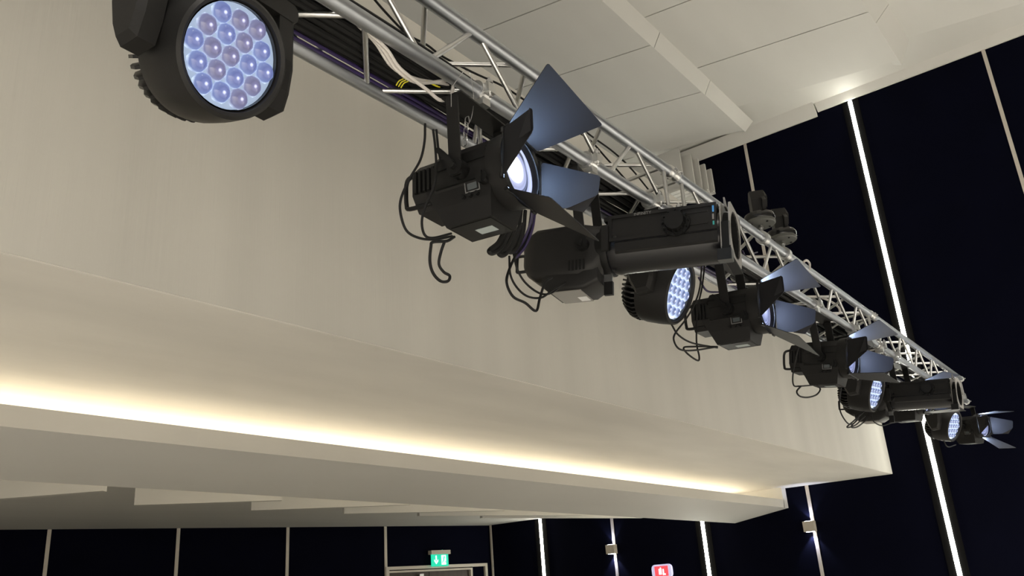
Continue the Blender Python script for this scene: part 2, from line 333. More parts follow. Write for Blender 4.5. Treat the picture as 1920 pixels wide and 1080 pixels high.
# ------------------------------------------------------------------ wall sconces, signs
def sconce(y, z, lab):
    t = thing('wall_sconce', lab, 'wall lamp', (XW, y, z), 0, 'up and down wall lamps')
    bm = newbm(); box(bm, -.13, -.02, -.075, .075, -.07, .07); obj('housing', bm, SCONCE, t)
    bm = newbm(); box(bm, -.02, -.012, -.05, .05, -.05, .05); obj('mounting_plate', bm, ALU2, t)
    bm = newbm(); box(bm, -.11, -.04, -.05, .05, .0701, .074); box(bm, -.11, -.04, -.05, .05, -.074, -.0701); obj('light_window', bm, LAMPW, t)
    for s in (1, -1):
        l = bpy.data.lights.new('sconce_beam', 'SPOT'); l.energy = 20 if s < 0 else 9; l.color = (.66, .72, 1); l.spot_size = math.radians(88); l.spot_blend = .5; l.shadow_soft_size = .01
        o = bpy.data.objects.new('sconce_beam', l); COL.objects.link(o); o.parent = t; o.location = (-.045, 0, s * .08); o.rotation_euler = (PI if s > 0 else 0, 0, 0)
sconce(7.50, .655, 'small square wall lamp between the two thinner light strips')
sconce(4.25, .685, 'small square wall lamp right of the bulkhead corner')

t = thing('exit_sign', 'green lit exit sign with arrow and running figure above door', 'sign', A0 + Vector((D.x * 1.10, D.y * 1.10, .74)) - Nn * .03, WB.rotation_euler.z)
# local x runs left as seen; local +y is towards the room
bm = newbm(); box(bm, -.19, .19, -.02, .09, .07, .135); obj('housing', bm, SCONCE, t)
bm = newbm(); box(bm, -.17, .17, .03, .045, -.125, .07); obj('sign_panel', bm, GREENS, t)
bm = newbm()
def sg(pts, z=.0455): prism(bm, [(x, z, zz) for x, zz in pts], (0, .003, 0))
sg([(.075 + .012, .05), (.075 - .012, .05), (.075 - .012, -.03), (.075 + .012, -.03)])
sg([(.075, -.09), (.035, -.04), (.035, -.012), (.075, -.05), (.115, -.012), (.115, -.04)])
sg([(-.03, .055), (-.12, .055), (-.12, -.10), (-.03, -.10)])
obj('arrow_and_doorway', bm, WHITES, t)
bm = newbm()
cyl(bm, (-.083, .048, .03), (-.083, .053, .03), .012, 10)
for pts in ([(-.07, .015), (-.09, .018), (-.082, -.03), (-.064, -.028)], [(-.064, -.02), (-.076, -.03), (-.062, -.055), (-.04, -.075), (-.035, -.066), (-.05, -.05)], [(-.074, -.025), (-.085, -.028), (-.095, -.055), (-.115, -.065), (-.118, -.055), (-.105, -.048)], [(-.07, .012), (-.05, -.002), (-.046, .006), (-.066, .02)], [(-.085, .012), (-.105, .0), (-.11, .008), (-.09, .02)]):
    prism(bm, [(x, .0488, zz) for x, zz in pts], (0, .004, 0))
obj('running_figure', bm, GREENS, t)
bm = newbm(); cyl(bm, (-.08, .0, .135), (-.08, .0, .145), .012, 8); obj('indicator', bm, GREENS, t)

t = thing('wall_sign', 'red lit fire equipment sign in pale rounded frame on navy wall', 'sign', (XW, 6.66, .26))
bm = newbm(); loft(bm, [(0, -.17, .17, -.10, .10, .06), (.05, -.17, .17, -.10, .10, .06)], Matrix.Rotation(PI / 2, 4, 'Z')); obj('frame', bm, LILAC, t)
bm = newbm(); box(bm, -.056, -.05, -.115, .115, -.075, .075); obj('sign_panel', bm, REDS, t)
bm = newbm()
box(bm, -.06, -.056, -.005, .045, -.05, .035); box(bm, -.06, -.056, -.07, -.02, -.06, -.035); box(bm, -.06, -.056, -.045, -.022, -.04, .03); box(bm, -.06, -.056, .0, .02, .035, .055)
obj('symbol', bm, WHITES, t)

# ------------------------------------------------------------------ truss
YB, ZB, SP = 1.525, 1.607, 0.24
CH = {'A': (YB, ZB + SP), 'B': (YB, ZB), 'C': (YB + SP, ZB), 'D': (YB + SP, ZB + SP)}
def truss(x0, x1, first, nb, lab, pitch=.54):
    t = thing('truss_section', lab, 'truss', (x0, YB, ZB), 0, 'lighting truss sections')
    off = Vector((-x0, -YB, -ZB))
    for k, (y, z) in CH.items():
        bm = newbm(); cyl(bm, Vector((x0 + .045, y, z)) + off, Vector((x1 - .045, y, z)) + off, .025, 24); obj('chord', bm, ALU, t, True)
        for xe, s in ((x0, 1), (x1, -1)):
            bm = newbm(); M = Matrix.Translation(Vector((xe, y, z)) + off) @ Matrix.Rotation(-PI / 2 * s, 4, 'Z')
            lathe(bm, [(0.0, 0), (0.0, .024), (.02, .031), (.04, .031), (.05, .0255), (.05, 0)], 16, M); obj('connector', bm, ALU2, t, True)
            bm = newbm()
            for q in (.018, .032):
                cyl(bm, Vector((xe + s * q, y - .042, z)) + off, Vector((xe + s * q, y + .042, z)) + off, .005, 8)
            obj('connector_pin', bm, CHROME, t)
    def br(p, q, r=.0095):
        p = Vector(p); q = Vector(q); d = (q - p).normalized()
        bm = newbm(); cyl(bm, p + d * .018 + off, q - d * .018 + off, r, 10); obj('brace', bm, ALU2, t, True)
    eps = .016
    for i in range(nb):
        a = first + i * pitch                       # apex on A (front face), on B (bottom face), on D (rear faces)
        for (ka, kb) in (('A', 'B'), ('B', 'C'), ('D', 'A'), ('C', 'D')):
            for s in (-1, 1):
                xm = a + s * pitch / 2
                if xm < x0 - .01 or xm > x1 + .01: continue
                ya, za = CH[ka]; yb, zb = CH[kb]
                br((a + s * eps, ya, za), (xm - s * eps, yb, zb))
    for xe in (x0 + .09, x1 - .09):
        for ka, kb in (('A', 'B'), ('B', 'C'), ('C', 'D'), ('D', 'A')):
            br((xe, *CH[ka]), (xe, *CH[kb]))
    return t
truss(.20, 3.42, .35, 6, 'aluminium box truss section nearest the camera, carrying the black and purple cables')
truss(3.42, 6.65, 3.60, 6, 'middle aluminium box truss section behind the spotlight barrel')
truss(6.65, 9.88, 6.95, 6, 'farthest aluminium box truss section, crossing the bright light strip')
truss(-3.0, .20, -2.8, 6, 'aluminium box truss section beyond the left edge of the photo')

def clamp_parts(t, X, P, ang=0, up=False):
    """half coupler on chord B (or A) with bolt; P = thing position"""
    y, z = (CH['A'] if up else CH['B'])
    off = Vector((X, y, z)) - Vector(P); R = Matrix.Rotation(-t.rotation_euler.z, 4, 'Z')
    M = R @ Matrix.Translation(off)
    bm = newbm(); w_ = .025
    pr = [(-w_, .0255), (-w_, .037), (w_, .037), (w_, .0255)]
    M2 = M @ Matrix.Rotation(-PI / 2, 4, 'Z'); lathe(bm, pr, 20, M2, close=True)
    s = 1 if up else -1
    box(bm, -.02, .02, -.028, .028, s * .030, s * .058, M); box(bm, -.018, .018, -.055, -.03, -.02, .015, M)
    obj('clamp', bm, ALU2, t, True)
    bm = newbm(); cyl(bm, M @ Vector((0, -.046, -.035)), M @ Vector((0, -.046, .04)), .006, 8); cyl(bm, M @ Vector((0, 0, s * .05)), M @ Vector((0, 0, s * .085)), .007, 8)
    cyl(bm, M @ Vector((0, -.046, .018)), M @ Vector((0, -.046, .030)), .012, 6); obj('clamp_bolt', bm, CHROME, t)

# ------------------------------------------------------------------ fixtures
TH = {'sz': .18}
def flap_obj(t, k, rho, th, poly, T, folded=None):
    rh, yh = .112, .161
    ang = PI / 2 - k * PI / 2 + rho
    e = Vector((math.cos(ang), 0, math.sin(ang))); tt = Vector((-math.sin(ang), 0, math.cos(ang)))
    d = Vector((0, math.cos(th), 0)) + e * math.sin(th); n = tt.cross(d).normalized()
    h = e * rh + Vector((0, yh, 0))
    # rounded corners
    P = []
    m_ = len(poly)
    for i, (a, b) in enumerate(poly):
        p = Vector((a, b)); q0 = Vector(poly[i - 1]); q1 = Vector(poly[(i + 1) % m_]); r = .010
        P += [p + (q0 - p).normalized() * r, p + (q0 - p).normalized() * r * .3 + (q1 - p).normalized() * r * .3, p + (q1 - p).normalized() * r]
    pts = [h + tt * p.x + d * (p.y + .006) for p in P]
    bm = newbm(); prism(bm, pts, n * .0025, T)
    o = obj('barn_door', bm, FLAP, t)
    bm = newbm(); cyl(bm, h - tt * .07, h + tt * .07, .0045, 8, M=T); obj('hinge', bm, BLACK2, o)
    if folded:
        f0, f1, f2 = [h + tt * a + d * b for a, b in folded]
        bm = newbm(); nn = n * .0025 - n * .002
        prism(bm, [f0 - n * .004, f1 - n * .004, f2 - n * .02], n * .0025, T); obj('folded_leaf', bm, FLAP, o)
    return o
LARGE = lambda b, L: [(-.09, 0), (.09, 0), (b, L), (-b, L)]
LEFTP = [(-.085, 0), (.085, 0), (.088, .130), (.005, .135), (-.045, .06)]
RIGHTP = [(-.085, 0), (.085, 0), (.087, .082), (.04, .18), (-.03, .19)]
def fresnel(X, Y, Z, pan, tilt, lab, ths=(.442, .34, .58, .5), rho=.10, main=False, lens=True, clampdx=.035, drop=True):
    t = thing('fresnel_light', lab, 'stage light', (X, Y, Z), pan - PI / 2, 'barn door fresnel lights on the truss')
    T = Matrix.Rotation(tilt, 4, 'X')
    # body
    bm = newbm()
    prof = [(.108, -.035), (.108, .035), (.098, .062), (.062, .098), (.0, .104), (-.062, .098), (-.098, .062), (-.108, .035), (-.108, -.035), (-.07, -.09), (.07, -.09)]
    prism(bm, [(x, -.10, z) for x, z in prof], (0, .215, 0), T)
    o = obj('body', bm, BLACK, t)
    bm = newbm(); s = .90
    prism(bm, [(x * s, -.190, z * s) for x, z in prof], (0, .09, 0), T); obj('rear_housing', bm, BLACK, t)
    # cooling ribs
    for sx in (1, -1):
        for i in range(5):
            y = -.175 + i * .017
            bm = newbm(); box(bm, sx * .097, sx * .108, y, y + .008, -.03, .045, T); obj('cooling_rib', bm, BLACK2, t)
    # top side rail
    for sx in (1, -1):
        bm = newbm(); box(bm, sx * .104, sx * .113, -.09, .10, .018, .05, T); box(bm, sx * .104, sx * .113, -.09, .10, -.045, -.035, T); obj('side_rail', bm, BLACK2, t)
    # electronics box below (tapers)
    bm = newbm()
    tp = [(-.100, -.135, -.035), (.100, -.135, -.035), (.100, .110, -.035), (-.100, .110, -.035)]
    md = [(-.090, -.105, -.100), (.090, -.105, -.100), (.090, .100, -.100), (-.090, .100, -.100)]
    bt = [(-.072, -.077, -.162), (.072, -.077, -.162), (.072, .089, -.162), (-.072, .089, -.162)]
    L = [[bm.verts.new(T @ Vector(v)) for v in q] for q in (tp, md, bt)]
    bm.faces.new(L[0]); bm.faces.new(L[2][::-1])
    for a, b in ((L[0], L[1]), (L[1], L[2])):
        for i in range(4): bm.faces.new((a[i], a[(i + 1) % 4], b[(i + 1) % 4], b[i]))
    obj('electronics_box', bm, BLACK, t)
    bm = newbm(); box(bm, -.062, .062, -.066, .080, -.1645, -.1622, T); o = obj('bottom_plate', bm, BLACK2, t)
    bm = newbm(); box(bm, -.028, .012, -.01, .052, -.1660, -.1646, T); s_ = obj('sticker', bm, STICK, o, label='pale rating sticker')
    # display on near side
    q = lambda a, b: Vector((.0985 + (b + .035) * (.010 / .065) + .001, a, b))
    bm = newbm()
    for a0, a1, b0, b1 in ((.012, .066, -.045, -.042), (.012, .066, -.078, -.075), (.012, .015, -.078, -.042), (.063, .066, -.078, -.042)):
        prism(bm, [q(a0, b0), q(a1, b0), q(a1, b1), q(a0, b1)], (.003, 0, 0), T)
    o = obj('display_frame', bm, GREYT, t)
    bm = newbm(); prism(bm, [q(.022, -.07), q(.056, -.07), q(.056, -.05), q(.022, -.05)], (.003, 0, 0), T); obj('display', bm, LCD, o)
    for a in (.005, .030, .055):
        c = q(a, -.088); bm = newbm(); cyl(bm, c, c + Vector((.012, 0, 0)), .007, 12, M=T); obj('button', bm, BLACK2, t)
    c = q(.085, -.05); bm = newbm(); cyl(bm, c, c + Vector((.022, 0, 0)), .019, 14, M=T); box(bm, c.x + .02, c.x + .028, c.y - .004, c.y + .004, c.z - .02, c.z + .02, T); obj('focus_knob', bm, BLACK2, t)
    # rear handle
    bm = newbm(); tube(bm, [(.075, -.17, .055), (.078, -.215, .048), (.078, -.228, .03), (.078, -.230, 0), (.078, -.228, -.045), (.078, -.215, -.062), (.075, -.13, -.062)], .0075, 8, 4, True, T); obj('rear_handle', bm, BLACK2, t, True)
    # front collar + lens
    bm = newbm(); lathe(bm, [(.10, .100), (.10, .118), (.125, .122), (.158, .122), (.158, .104), (.135, .102), (.12, .100)], 40, T, close=True); obj('front_collar', bm, BLACK, t, True)
    Lm = T @ Matrix.Translation((0, .138, 0))
    bm = newbm(); lathe(bm, [(0.0, .101), (.004, .098), (.006, .094), (.003, .090), (.006, .080), (.003, .075), (.008, .062), (.012, .035), (.014, 0)], 40)
    lo = obj('lens', bm, FRES if main else FRES2, t, True); lo.matrix_local = Lm
    # doors
    frame = newbm(); lathe(frame, [(.156, .104), (.156, .127), (.163, .127), (.163, .104)], 40, T, close=True)
    for k in range(4):
        ang = PI / 2 - k * PI / 2 + rho; e = Vector((math.cos(ang), 0, math.sin(ang))); tt = Vector((-math.sin(ang), 0, math.cos(ang)))
        c = e * .112 + Vector((0, .160, 0))
        for sgn in (-1, 1):
            cyl(frame, c + tt * sgn * .07, c + tt * sgn * .088, .007, 8, M=T)
    obj('barn_door_frame', frame, BLACK2, t)
    flap_obj(t, 0, rho, ths[0], LARGE(.183, .212), T)
    flap_obj(t, 1, rho, ths[1], LEFTP, T, ((.088, .13), (.005, .135), (-.01, .10)))
    flap_obj(t, 2, rho, ths[2], LARGE(.155, .215), T)
    flap_obj(t, 3, rho, ths[3], RIGHTP, T, ((.087, .082), (.04, .18), (.09, .14)))
    # yoke
    zt = (ZB - .095) - Z
    bm = newbm()
    for sx in (1, -1):
        box(bm, sx * .137, sx * .143, -.014, .030, -.03, zt)
    box(bm, -.143, .143, -.030, .045, zt - .006, zt)
    obj('yoke', bm, BLACK, t)
    for sx in (1, -1):
        bm = newbm(); cyl(bm, (sx * .108, .009, -.006), (sx * .137, .009, -.006), .03, 20); cyl(bm, (sx * .143, .009, -.006), (sx * .150, .009, -.006), .028, 20); cyl(bm, (sx * .150, .009, -.006), (sx * .165, .009, -.006), .010, 6)
        obj('yoke_knob', bm, BLACK2, t, True)
    bm = newbm(); prism(bm, [(.150, .005, -.01), (.150, -.006, .0), (.150, -.045, .055), (.150, -.050, .07), (.150, -.038, .072), (.150, -.028, .062), (.150, .016, .006)], (.012, 0, 0)); obj('locking_lever', bm, BLACK2, t)
    clamp_parts(t, X + clampdx, (X, Y, Z))
    l = bpy.data.lights.new('fresnel_beam', 'AREA'); l.shape = 'DISK'; l.size = .16; l.energy = 10.0 if main else 10.0; l.color = (.48, .68, 1.0) if main else (.56, .70, 1.0)
    o = bpy.data.objects.new('fresnel_beam', l); COL.objects.link(o); o.parent = t
    o.matrix_local = T @ Matrix.Translation((0, .158, 0)) @ Matrix.Rotation(PI / 2, 4, 'X')
    return t

fresnel(1.934, 1.524, 1.257, -1.461, -.028, 'largest barn door stage light, lit white lens, nearest the camera', main=True)
fresnel(3.921, 1.524, 1.256, -1.53, -.07, 'barn door stage light below the two small lights on the truss', ths=(.14, .25, .55, .45), rho=.12)
fresnel(5.209, 1.505, 1.243, -1.598, -.165, 'third barn door stage light from the camera, left of the bright light strip', ths=(.28, .30, .09, .45), rho=.05)
fresnel(7.035, 1.51, 1.238, -1.70, -.094, 'barn door stage light half hidden behind the far spotlight barrel', ths=(.23, .30, .0, .45), rho=-.05)
fresnel(9.516, 1.514, 1.304, -1.928, -.106, 'farthest barn door stage light at the right end of the truss', ths=(.03, .30, .57, .5), rho=-.05)

def profile(X, Y, Z, pan, tilt, lab, text=True, clampdx=.06):
    t = thing('profile_light', lab, 'stage light', (X, Y, Z), pan - PI / 2, 'long barrel profile spotlights on the truss')
    T = Matrix.Rotation(tilt, 4, 'X')
    # lamp house
    bm = newbm()
    loft(bm, [(-.255, -.05, .05, -.055, .055, .02), (-.235, -.075, .075, -.085, .075, .03), (-.19, -.095, .095, -.115, .092, .035), (-.02, -.10, .10, -.12, .095, .04), (.035, -.095, .095, -.11, .085, .05), (.06, -.09, .09, -.09, .085, .06)], T, 4)
    obj('lamp_house', bm, BLACK, t, True)
    bm = newbm(); loft(bm, [(-.165, -.075, .085, -.14, -.08, .012), (-.14, -.08, .09, -.162, -.08, .015), (.0, -.08, .09, -.162, -.08, .015), (.05, -.07, .08, -.135, -.08, .015)], T, 3); o = obj('power_supply', bm, BLACK, t, True)
    bm = newbm(); box(bm, -.068, .078, -.13, -.015, -.1655, -.1622, T); o = obj('bottom_plate', bm, PLATE, t, label='light grey bottom plate')
    bm = newbm(); box(bm, -.05, .0, -.055, -.02, -.1670, -.1656, T); obj('sticker', bm, STICKW, o)
    bm = newbm()
    for i in range(5): box(bm, .0995, .1015, -.055 + i * .014, -.048 + i * .014, -.095, -.055, T)
    obj('vent_slot', bm, DEEP, t)
    bm = newbm(); prism(bm, [(.055, -.25, -.05), (.055, -.25, .02), (.055, -.215, .06), (.07, -.2, .0), (.07, -.2, -.07)], (-.11, 0, 0), T); obj('rear_cap', bm, BLACK2, t)
    bm = newbm(); tube(bm, [(.055, -.235, .0), (.055, -.275, .0), (.055, -.28, -.008), (.055, -.28, -.055), (.055, -.275, -.062), (.055, -.235, -.062)], .006, 8, 3, True, T); obj('rear_handle', bm, BLACK2, t, True)
    # collar and shutters
    bm = newbm(); lathe(bm, [(.03, .0), (.03, .088), (.05, .098), (.085, .098), (.085, .0)], 32, T); obj('collar', bm, BLACK2, t, True)
    bm = newbm(); box(bm, .095, .112, .075, .10, -.035, .06, T); box(bm, -.112, -.095, .075, .10, -.035, .06, T); box(bm, -.07, .07, .072, .10, .09, .108, T); obj('shutter_block', bm, BLACK, t)
    bm = newbm(); box(bm, .01, .018, .055, .085, -.16, -.09, T); obj('shutter_handle', bm, CHROME, t)
    bm = newbm(); box(bm, .006, .022, .055, .088, -.175, -.125, T); obj('shutter_grip', bm, BLACK2, t)
    # barrel
    bm = newbm(); lathe(bm, [(.085, 0), (.085, .090), (.12, .095), (.13, .092), (.49, .092), (.50, .086), (.50, .078), (.45, .078), (.45, 0)], 40, T); obj('barrel', bm, DARKM, t, True)
    bm = newbm(); cyl(bm, (0, .452, 0), (0, .456, 0), .077, 32, M=T); obj('front_glass', bm, GLOSS, t)
    # side rails (both sides) with recessed channel
    for sx in (1, -1):
        bm = newbm()
        xa, xb = sorted((sx * .080, sx * .097)); box(bm, xa, xb, .095, .485, .086, .098, T); box(bm, xa, xb, .095, .485, .0, .012, T)
        box(bm, xa, xb, .095, .11, .012, .086, T); box(bm, xa, xb, .468, .485, .012, .086, T)
        xa, xb = sorted((sx * .078, sx * .091)); box(bm, xa, xb, .11, .468, .012, .086, T)
        xa, xb = sorted((sx * .090, sx * .0935)); box(bm, xa, xb, .30, .455, .025, .030, T); box(bm, xa, xb, .30, .455, .068, .072, T)
        obj('focus_rail', bm, BLACK, t)
        c = Vector((sx * .094, .345, .038)); ax = Vector((sx, 0, 0))
        bm = newbm(); cyl(bm, c, c + ax * .012, .050, 28, M=T); cyl(bm, c + ax * .012, c + ax * .038, .038, 12, .034, M=T); o = obj('focus_knob', bm, BLACK2, t)
        bm = newbm()
        for i in range(12):
            a = i * PI / 6; v = Vector((0, math.cos(a), math.sin(a))); cyl(bm, c + ax * .012 + v * .046, c + ax * .028 + v * .043, .0035, 6, M=T)
        obj('knob_grip', bm, BLACK2, o)
    for sx in (1, -1):
        bm = newbm(); prism(bm, [(sx * .090, .12, -.002), (sx * .0965, .12, -.008), (sx * .0945, .12, -.040), (sx * .084, .12, -.046)], (0, .365, 0), T); obj('lower_rail', bm, BLACK, t)
    bm = newbm(); box(bm, -.06, .06, .09, .485, .088, .104, T); obj('top_rail', bm, BLACK, t)
    if text:
      bm = newbm(); box(bm, .0972, .0980, .472, .478, .062, .085, T); obj('mark', bm, BLUEP, t, label='small blue mark')
      bm = newbm(); box(bm, .0972, .0980, .472, .478, .014, .028, T); obj('mark', bm, TEALP, t, label='small teal mark')
      bm = newbm(); box(bm, .0972, .0978, .471, .477, .035, .055, T); obj('mark', bm, GREYT, t, label='small grey mark')
    if text:
        cu = bpy.data.curves.new('lettering', 'FONT'); cu.body = 'INFINITY'; cu.size = .016; cu.extrude = .0003; cu.align_x = 'CENTER'; cu.materials.append(GREYT)
        tmp = bpy.data.objects.new('lettering_curve', cu); COL.objects.link(tmp); bpy.context.view_layer.update()
        me = bpy.data.meshes.new_from_object(tmp.evaluated_get(bpy.context.evaluated_depsgraph_get())); bpy.data.objects.remove(tmp)
        o = bpy.data.objects.new('lettering', me); COL.objects.link(o); o.parent = t
        o.matrix_local = T @ Matrix.Translation((.0978, .225, .0865)) @ Matrix(((0, 0, 1, 0), (1, 0, 0, 0), (0, 1, 0, 0), (0, 0, 0, 1)))
    # accessory holder: square plates with round hole
    def plate(y, h, r, th):
        bm = newbm(); n = 32; ri = []; ro = []; ri2 = []; ro2 = []
        for i in range(n):
            a = 2 * PI * i / n; c, s = math.cos(a), math.sin(a); k = min(h / max(abs(c), 1e-6), h / max(abs(s), 1e-6), h * 1.27)
            for (lst, rad, yy) in ((ri, r, y), (ro, k, y), (ri2, r, y + th), (ro2, k, y + th)): lst.append(bm.verts.new(T @ Vector((c * rad, yy, s * rad))))
        for i in range(n):
            j = (i + 1) % n
            bm.faces.new((ri[i], ri[j], ro[j], ro[i])); bm.faces.new((ri2[i], ro2[i], ro2[j], ri2[j])); bm.faces.new((ro[i], ro[j], ro2[j], ro2[i])); bm.faces.new((ri[i], ri2[i], ri2[j], ri[j]))
        return bm
    obj('accessory_frame', plate(.497, .103, .08, .004), PLATE, t)
    obj('accessory_frame', plate(.526, .103, .082, .004), PLATE, t)
    bm = newbm(); box(bm, -.103, .103, .50, .532, -.108, -.100, T); box(bm, .098, .103, .50, .530, -.10, .02, T); box(bm, -.103, -.098, .50, .530, -.10, .10, T); obj('holder_rail', bm, DEEP, t)
    bm = newbm(); lathe(bm, [(.500, .082), (.500, .086), (.53, .086), (.53, .082)], 32, T, close=True); obj('hood', bm, DEEP, t)
    bm = newbm(); box(bm, .085, .125, .488, .535, -.125, -.085, T); obj('retaining_latch', bm, BLACK2, t)
    bm = newbm(); prism(bm, [(-.02, .50, .103), (.03, .50, .103), (.04, .50, .135)], (0, .006, 0), T); obj('retaining_tab', bm, PLATE, t)
    # yoke
    zt = (ZB - .095) - Z
    bm = newbm()
    for sx in (1, -1): box(bm, sx * .112, sx * .118, -.018, .018, -.02, zt)
    box(bm, -.118, .118, -.018, .018, zt - .006, zt); obj('yoke', bm, BLACK, t)
    for sx in (1, -1):
        bm = newbm(); cyl(bm, (sx * .099, 0, 0), (sx * .126, 0, 0), .026, 20); cyl(bm, (sx * .126, 0, 0), (sx * .140, 0, 0), .012, 6); obj('yoke_knob', bm, BLACK2, t, True)
    clamp_parts(t, X + clampdx, (X, Y, Z))
    return t
profile(2.582, 1.516, 1.195, -1.341, -.106, 'black long barrel spotlight nearest the camera, with large side knob')
profile(6.61, 1.582, 1.200, -1.56, -.11, 'black long barrel spotlight at the far end, square pale front frame', text=False)

def wash(X, Y, Z, pan, tilt, lab, bright=0):
    """X,Y,Z = lens centre"""
    T = Matrix.Rotation(tilt, 4, 'X'); rz = pan - PI / 2
    piv = Vector((X, Y, Z)) - (Matrix.Rotation(rz, 4, 'Z') @ T @ Vector((0, .10, 0)))
    t = thing('moving_wash_light', lab, 'stage light', piv, rz, 'moving head wash lights on the truss')
    bm = newbm(); lathe(bm, [(.092, .1235), (.108, .128), (.113, .136), (.106, .144), (.05, .153), (-.01, .157), (-.035, .154), (-.05, .125), (-.085, .105), (-.085, 0)], 56, T); obj('head', bm, BLACK, t, True)
    bm = newbm(); n = 40
    for i in range(n):
        a = 2 * PI * i / n; R = T @ Matrix.Rotation(a, 4, 'Y')
        prism(bm, [(.108, -.050, -.004), (.150, -.036, -.004), (.158, -.050, -.004), (.152, -.080, -.004), (.128, -.112, -.004), (.085, -.112, -.004), (.085, -.08, -.004)], (0, 0, .008), R)
    obj('heat_sink', bm, BLACK2, t)
    bm = newbm(); lathe(bm, [(-.085, .10), (-.112, .094), (-.112, 0)], 32, T); obj('rear_cap', bm, BLACK2, t, True)
    bm = newbm(); lathe(bm, [(.092, .1238), (.099, .1215), (.0965, .1215), (.088, .1215), (.088, .1238)], 48, T, close=True); obj('bezel', bm, GLOSS, t, True)
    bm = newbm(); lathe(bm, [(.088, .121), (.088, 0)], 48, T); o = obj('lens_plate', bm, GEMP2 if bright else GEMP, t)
    # 19 hexagonal-packed lenses
    P = [(0, 0)]; a_ = .0492
    for i in range(6):
        t0 = PI / 3 * i - .07; P.append((a_ * math.cos(t0), a_ * math.sin(t0)))
    for i in range(6):
        t0 = PI / 3 * i - .07; P.append((1.97 * a_ * math.cos(t0), 1.97 * a_ * math.sin(t0))); t0 += PI / 6; P.append((1.745 * a_ * math.cos(t0), 1.745 * a_ * math.sin(t0)))
    bm = newbm(); nn = 24; ap = a_ / 2 * .985
    def hexr(t, k):
        u = (t + .07) % (PI / 3); return ap * (1 - k) + k * ap / max(math.cos(u - PI / 6), .1)
    rings = []
    for y, f_, k in ((0, 1, 1), (.005, .97, .85), (.011, .83, .3), (.0155, .6, 0), (.018, .33, 0)):
        rings.append([bm.verts.new((f_ * hexr(2 * PI * q / nn, k) * math.cos(2 * PI * q / nn), y, f_ * hexr(2 * PI * q / nn, k) * math.sin(2 * PI * q / nn))) for q in range(nn)])
    for u_, v_ in zip(rings, rings[1:]):
        for q in range(nn): bm.faces.new((u_[q], u_[(q + 1) % nn], v_[(q + 1) % nn], v_[q]))
    bm.faces.new(rings[-1])
    me0 = None
    for i, (x, z) in enumerate(P):
        if me0 is None:
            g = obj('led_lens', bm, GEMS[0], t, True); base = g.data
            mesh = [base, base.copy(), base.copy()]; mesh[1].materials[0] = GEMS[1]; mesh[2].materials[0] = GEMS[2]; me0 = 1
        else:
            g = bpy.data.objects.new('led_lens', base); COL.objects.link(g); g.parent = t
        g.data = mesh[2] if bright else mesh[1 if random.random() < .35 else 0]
        g.matrix_local = T @ Matrix.Translation((x, .0885, z))
    # yoke arms
    zt = (ZB - .125) - piv.z
    for sx in (1, -1):
        xa, xb = sorted((sx * .155, sx * .215)); bm = newbm(); ar = newbm()
        bm.free(); bm = ar
        pr = [(-.052, -.02), (-.030, -.072), (.030, -.072), (.052, -.02), (.068, .06), (.068, zt), (-.068, zt), (-.068, .06)]
        ins = [(y * .78, z if z > .2 else z * .80) for y, z in pr]
        xo, xi = sx * .215, sx * .155; xm = sx * .198
        A = [bm.verts.new((xi, y, z)) for y, z in pr]; B = [bm.verts.new((xm, y, z)) for y, z in pr]; C = [bm.verts.new((xo, y, z)) for y, z in ins]
        bm.faces.new(A); bm.faces.new(C[::-1]); k = len(pr)
        for U, V in ((A, B), (B, C)):
            for i in range(k): bm.faces.new((U[i], U[(i + 1) % k], V[(i + 1) % k], V[i]))
        obj('yoke_arm', bm, BLACK, t)
        bm = newbm(); cyl(bm, (sx * .130, 0, 0), (sx * .158, 0, 0), .035, 20); obj('pivot', bm, BLACK2, t, True)
    bm = newbm(); loft(bm, [(-.07, -.215, .215, zt - .05, zt + .005, .02), (.07, -.215, .215, zt - .05, zt + .005, .02)]); obj('yoke_bridge', bm, BLACK, t)
    bm = newbm(); box(bm, -.06, .06, -.06, .06, zt, zt + .02); obj('pan_bearing', bm, BLACK2, t)
    bm = newbm(); loft(bm, [(-.10, -.15, .15, zt + .018, zt + .075, .015), (.10, -.15, .15, zt + .018, zt + .075, .015)]); obj('base', bm, BLACK2, t, True)
    for dx in (-.09, .09): clamp_parts(t, piv.x + dx, piv)
    return t
wash(.975, 1.463, 1.211, -1.503, -.426, 'large moving head light with nineteen blue white lenses at top left', 0)
wash(3.258, 1.50, 1.201, -1.45, -.44, 'moving head light with white lenses hanging under the near long barrel spotlight', 1)
wash(6.10, 1.475, 1.169, -1.60, -.40, 'moving head light in front of the rear of the far long barrel spotlight', 1)
wash(8.703, 1.50, 1.221, -1.76, -.42, 'smallest moving head light with white lenses, beside the farthest barn door light', 1)

